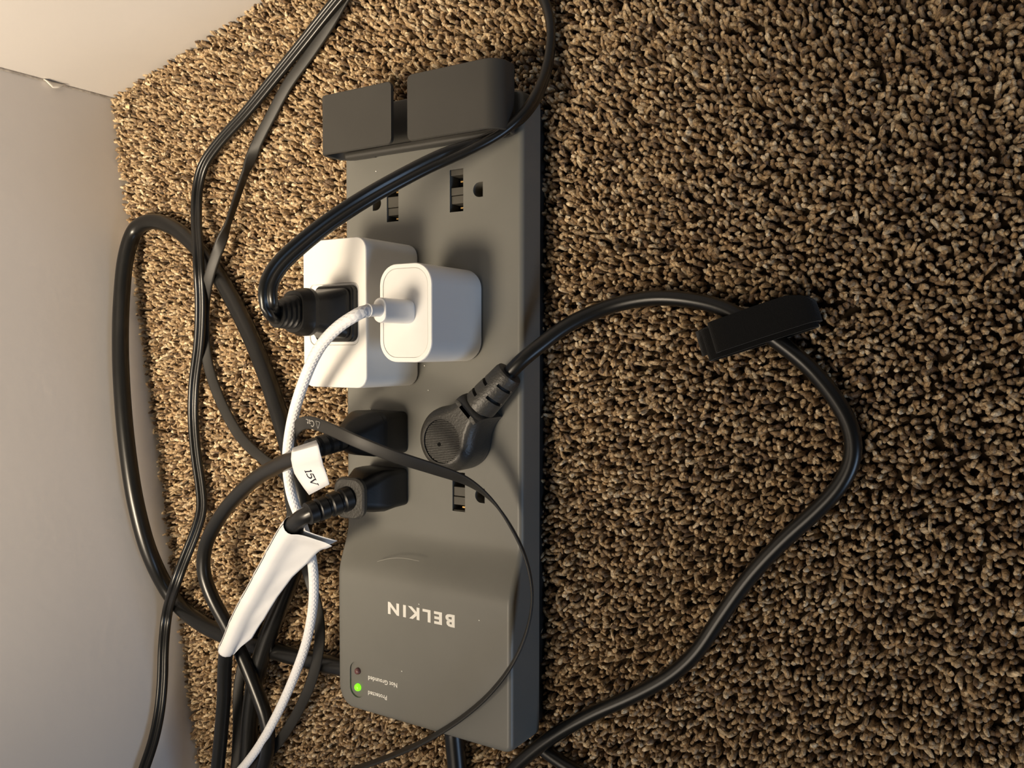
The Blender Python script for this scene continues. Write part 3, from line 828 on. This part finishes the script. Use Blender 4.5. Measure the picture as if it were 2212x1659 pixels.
Cp = [tuple(ce), tuple(n0_ + ax3 * 30), (46.28, -75.96, 25.00), (57.88, -65.72, 18.00), (73.56, -57.67, 10.00), (93.02, -53.94, 6.00), (110.61, -55.21, 4.50), (126.99, -59.60, 4.50), (138.74, -66.42, 5.50), (150.30, -74.67, 4.50), (160.20, -83.08, 3.20), (171.06, -96.21, 3.00), (176.98, -107.53, 3.00), (178.01, -118.45, 3.00), (173.66, -129.80, 3.00), (164.57, -141.25, 3.00), (151.85, -154.60, 3.00), (137.65, -171.99, 3.00), (124.85, -191.87, 3.00), (114.63, -208.52, 3.00), (102.95, -221.15, 3.00), (85.37, -233.98, 3.50), (64.99, -246.66, 5.00), (44.49, -261.81, 6.00), (24.90, -280.47, 6.00), (1.45, -309.04, 4.00), (-30, -345, 3), (-70, -385, 3), (-120, -440, 3), (-150, -510, 3)]
cable('cord', Cp, circle_prof(3.45), M_CORD, g3)

# ------------------------------------------------------------------ hook and loop strap round that cord
vs_ = thing('cable_strap', (138, -66, 0), 'black hook-and-loop strap wrapped around a cord on the carpet at right', 'cable strap')
va, vb = np.array((124.24, -71.33, 9.00)), np.array((158.23, -60.56, 9.00))
vd = vb - va; vd[2] = 0; Lv = np.linalg.norm(vd); vd /= Lv; vw = np.array([-vd[1], vd[0], 0])
def strap_loop(name, s0, s1, zlo, zhi, w0, w1, th, skew=0, rnd_end=False):
    path = [(s0 + 6, zlo), (s1 - 6, zlo)] + [(s1 - 4 + 4.5 * math.cos(math.radians(a)), (zlo + zhi) / 2 + (zhi - zlo) / 2 * math.sin(math.radians(a))) for a in range(-70, 71, 20)] + [(s1 - 8, zhi), ((s0 + s1) / 2, zhi + .8), (s0 + 8, zhi - .3)] + [(s0 + 4 - 4.5 * math.cos(math.radians(a)), (zlo + zhi) / 2 + (zhi - zlo) / 2 * math.sin(math.radians(a))) for a in range(70, -71, -20)]
    P = [np.array(p) for p in path]; n = len(P); rings = []
    for i in range(n):
        t = P[(i + 1) % n] - P[i - 1]; t /= np.linalg.norm(t); nn = np.array([-t[1], t[0]])
        base = va + vd * P[i][0]; sk = skew * (P[i][1] - zlo)
        ring_ = []
        for (ww, dd) in ((w0, -th / 2), (w1, -th / 2), (w1, th / 2), (w0, th / 2)):
            q = P[i] + nn * dd
            if rnd_end and ww > 0 and q[0] > s1 - 9: ww = ww - 7.0 * (1 - math.sqrt(max(1 - ((q[0] - s1 + 9) / 10) ** 2, 0)))
            b = va + vd * q[0] + vw * (ww + sk); ring_.append((b[0], b[1], q[1]))
        rings.append(ring_)
    v, f = loft_data(rings, cap=False); m_ = (n - 1) * 4
    for k in range(4): f.append((m_ + k, m_ + (k + 1) % 4, (k + 1) % 4, k))
    return link(name, mesh(v, f, 40), M_STRAP, vs_)
strap_loop('strap_band', -1.5, Lv + 5, -.5, 12.5, -6.6, 6.6, 1.4, rnd_end=True)
strap_loop('strap_band', -6, Lv + 3, .8, 8.8, -8.5, 4.6, 1.3, .0)
tail = []
for i in range(10):
    s_ = -9.5 + i * 2.2; z = 4.0 + 7.5 * (1 - (1 - i / 9) ** 2) + .3 * math.sin(i)
    tail.append([tuple(va + vd * s_ + vw * w + np.array([0, 0, z - va[2]])) for w in (-5.5, -2, 1.5, 5.5)])
grid_sheet('strap_tail', tail, M_STRAP, vs_, 1.2)

# ------------------------------------------------------------------ loose cables
def loose(name, label, pts, prof, material, wide=None, cat='cable'):
    root = np.array(pts[0])
    o = cable(name, pts, prof, material, None, wide)
    return tag(o, label, cat)
Ap = [(-75.49, -255.29, 5.00), (-94.60, -255.96, 5.00), (-122.00, -257.02, 5.00), (-153.09, -256.82, 5.00), (-185.67, -255.78, 5.50), (-215.84, -250.58, 6.00), (-244.26, -240.18, 4.12), (-249.81, -210.10, 16.55), (-255.98, -176.62, 22.10), (-262.57, -140.91, 23.31), (-269.16, -105.16, 21.91), (-275.28, -72.00, 18.61), (-280.95, -41.24, 13.32), (-280.13, -13.46, 10.00), (-276.04, 3.24, 6.00), (-261.00, 7.70, 5.00), (-237.76, 1.77, 4.60), (-212.94, -13.97, 4.60), (-189.78, -36.66, 4.60), (-168.44, -64.53, 5.00), (-151.21, -92.17, 6.00), (-137.65, -117.05, 8.00), (-126.67, -139.16, 10.00), (-117.67, -159.66, 11.00), (-116.78, -178.17, 11.00), (-122.60, -198.93, 11.00), (-133.48, -220.79, 11.00), (-148.29, -249.43, 11.00), (-157.86, -273.68, 11.00), (-165.46, -300.15, 9.00), (-169.78, -322.07, 7.00), (-173.85, -346.78, 6.00), (-170, -400, 5), (-165, -510, 5)]
loose('thick_power_cord', 'thick round black cord bent in a long loop against the left wall', Ap, circle_prof(5.2), M_CORD)

E_pts = [(-68.51, 126.56, 6.00), (-87.87, 117.43, 6.00), (-102.49, 107.98, 6.00), (-120.58, 95.40, 6.00), (-143.32, 80.01, 6.00), (-167.26, 64.06, 6.00), (-192.49, 48.92, 6.00), (-207.04, 36.50, 6.00), (-212.20, 21.86, 6.00), (-210.82, 5.66, 8.00), (-202.11, -12.74, 14.00), (-199.85, -29.88, 15.00), (-202.74, -46.58, 12.00), (-209.71, -72.19, 8.00), (-219.07, -98.60, 5.00), (-221.71, -119.43, 4.00), (-219.46, -143.07, 4.00), (-215.33, -163.55, 4.00), (-212.97, -178.01, 5.00), (-214.41, -192.29, 9.00), (-218.14, -208.02, 14.00), (-221.83, -225.13, 19.00), (-242.46, -249.94, 10.48), (-239.87, -269.50, 15.09), (-236.30, -288.85, 18.66), (-233.82, -307.81, 23.11), (-230.86, -323.83, 30.13), (-228.16, -338.49, 39.40), (-224.85, -356.42, 49.22)]
loose('flat_black_cord', 'black two-conductor cord nearest the left wall, leaving the frame at bottom left', E_pts, twin_prof(7.0, 3.3), M_CORD, wide=['F'] * 30)
F_pts = [(-74.47, 126.60, 3.00), (-87.97, 117.23, 3.00), (-101.24, 104.38, 3.00), (-117.64, 90.71, 2.50), (-134.92, 76.89, 2.50), (-148.20, 62.11, 2.50), (-161.49, 46.28, 2.50), (-170.89, 30.79, 3.00), (-176.61, 15.80, 5.00), (-179.21, -1.31, 10.00), (-186.08, -17.79, 12.50), (-195.12, -34.10, 12.00), (-205.23, -49.14, 7.00), (-209.80, -64.87, 4.00), (-207.91, -85.28, 3.00), (-196.05, -109.16, 3.00), (-178.06, -130.51, 3.00), (-155.14, -143.71, 3.50), (-137.54, -151.54, 3.50), (-134.22, -170.59, 2.50), (-147.15, -205.35, 2.50), (-163.75, -238.95, 2.50), (-171.53, -259.70, 5.00), (-177.54, -283.37, 7.00), (-178.87, -312.70, 7.00), (-182.03, -348.60, 7.00), (-190, -400, 4), (-188, -510, 4)]
loose('ribbon_cable', 'smooth flat black ribbon cable curving down the carpet to pass under the tagged power cord', F_pts, flat_prof(6.6, 2.0), M_FLAT,
      wide=[None, None, 'F', 'F', 'F', 'F', 'F', (.4, .3, .8), (.4, .3, .85), (.5, .3, .8), 'F', 'F', 'F', 'F'] + ['F'] * 14)

kv = (-.5, -.05, -.85)
H_pts = [(-178, -510, 3), (-180, -400, 6), (-184.26, -348.78, 8.00), (-163.81, -331.66, 8.00), (-139.90, -308.18, 9.00), (-119.10, -280.59, 11.00), (-106.88, -258.56, 13.00), (-100.33, -236.93, 15.00), (-99.29, -219.00, 18.00), (-103.50, -199.49, 21.00), (-108.05, -180.10, 24.00), (-104.71, -158.04, 32.00), (-93.44, -138.21, 44.00), (-74.89, -122.38, 60.00), (-58.77, -113.66, 71.00), (-44.69, -109.98, 77.00), (-29.03, -111.97, 80.00), (-12.52, -116.62, 80.00), (1.63, -123.00, 72.00), (13.65, -129.60, 58.00), (23.39, -135.56, 47.00), (30.99, -144.34, 39.00), (37.82, -157.23, 33.00), (43.26, -172.14, 29.00), (46.48, -187.57, 29.00), (45.63, -202.79, 32.00), (39.89, -218.22, 35.00), (28.15, -234.17, 35.50), (12.10, -249.51, 35.00), (-7.92, -264.74, 34.00), (-36.33, -282.83, 28.00), (-70.46, -302.28, 22.00), (-112.54, -326.01, 15.00), (-125, -330, 8), (-150, -370, 3), (-165, -430, 2), (-170, -510, 2)]
H_wide = ['F', 'F', 'F', 'F', 'F', 'F', 'F', 'F', 'F', 'F', 'F', 'F', 'F', 'F', 'F', (.15, .95, .1), (.15, .95, .1), (.2, .95, .1), (.3, .9, .2), (.35, .85, .35), (.30, .62, .60), (.40, .40, .8), (.48, .1, .85), kv, kv, kv, kv, kv, kv, kv, kv, kv, kv]
hc = thing('network_cable', (-108.05, -180.10, 24.00), 'thin flat dark cable twisting across the plugs and over the end of the strip', 'cable')
cable('jacket', H_pts, flat_prof(6.0, 1.3), M_FLAT, hc, wide=H_wide, step=1.5)
# small printed warning triangle and letters on the flat jacket
A_, T_, N_, B_ = sweep_frames(H_pts, H_wide, 1.5)
target = np.array((-38.00, -110.38, 79.00)); i0 = int(np.argmin(np.linalg.norm(A_ - target, axis=1)))
tt, nn_, bb = A_[i0 + 2] - A_[i0 - 2], N_[i0], B_[i0]
tt = tt / np.linalg.norm(tt)
if bb[2] < 0: bb = -bb
if nn_[1] > 0: nn_ = -nn_
mtx = Matrix(((-tt[0], -(-nn_[0]) * -1, bb[0], 0), (-tt[1], nn_[1], bb[1], 0), (-tt[2], nn_[2], bb[2], 0), (0, 0, 0, 1)))
mtx.col[1] = Vector((nn_[0], nn_[1], nn_[2], 0))
o_ = (A_[i0] + bb * .68 - nn_ * 1.3) * S
mtx.translation = Vector(o_)
text_obj('printed_text', 'Cat.', 4.2, None, 0, M_GREYPRINT, hc, matrix=mtx, depth=.02)
tri = []
cc = A_[i0] + tt * 3.0 + bb * .72
pA, pB, pC = cc - nn_ * 1.6 - tt * 1.7, cc - nn_ * 1.6 + tt * 1.7, cc + nn_ * 1.7
cable('printed_triangle', [tuple(p) for a, b in ((pA, pB), (pB, pC), (pC, pA)) for p in (a, a * .9 + b * .1, a * .5 + b * .5, a * .1 + b * .9)] + [tuple(pA)], circle_prof(.13, 5), M_GREYPRINT, hc, step=.3)

# short cord tail emerging beneath the near right corner of the strip
loose('loose_cord', 'short run of black cord passing under the looping cord at the bottom edge', [(30.45, -269.06, 2.00), (39.78, -273.11, 2.20), (50.04, -276.62, 2.20), (66.18, -282.38, 2.20), (80, -330, 2.2), (110, -400, 2.2), (120, -510, 2.2)], circle_prof(3.4), M_CORD)

# pale fleck of debris in the corner of the carpet
fl = [[tuple(np.array((-289.61, 87.76, 1.20)) + np.array([i * 1.3 - 2 + .5 * j, j * 1.1 - 1 - .4 * i, .4 * math.sin(i * 2 + j)])) for i in range(4)] for j in range(3)]
fo = grid_sheet('paper_scrap', fl, mat('yellow_scrap', (.75, .62, .36), .7, .2), None, .5)
tag(fo, 'tiny pale yellow scrap on the carpet near the wall corner', 'scrap')
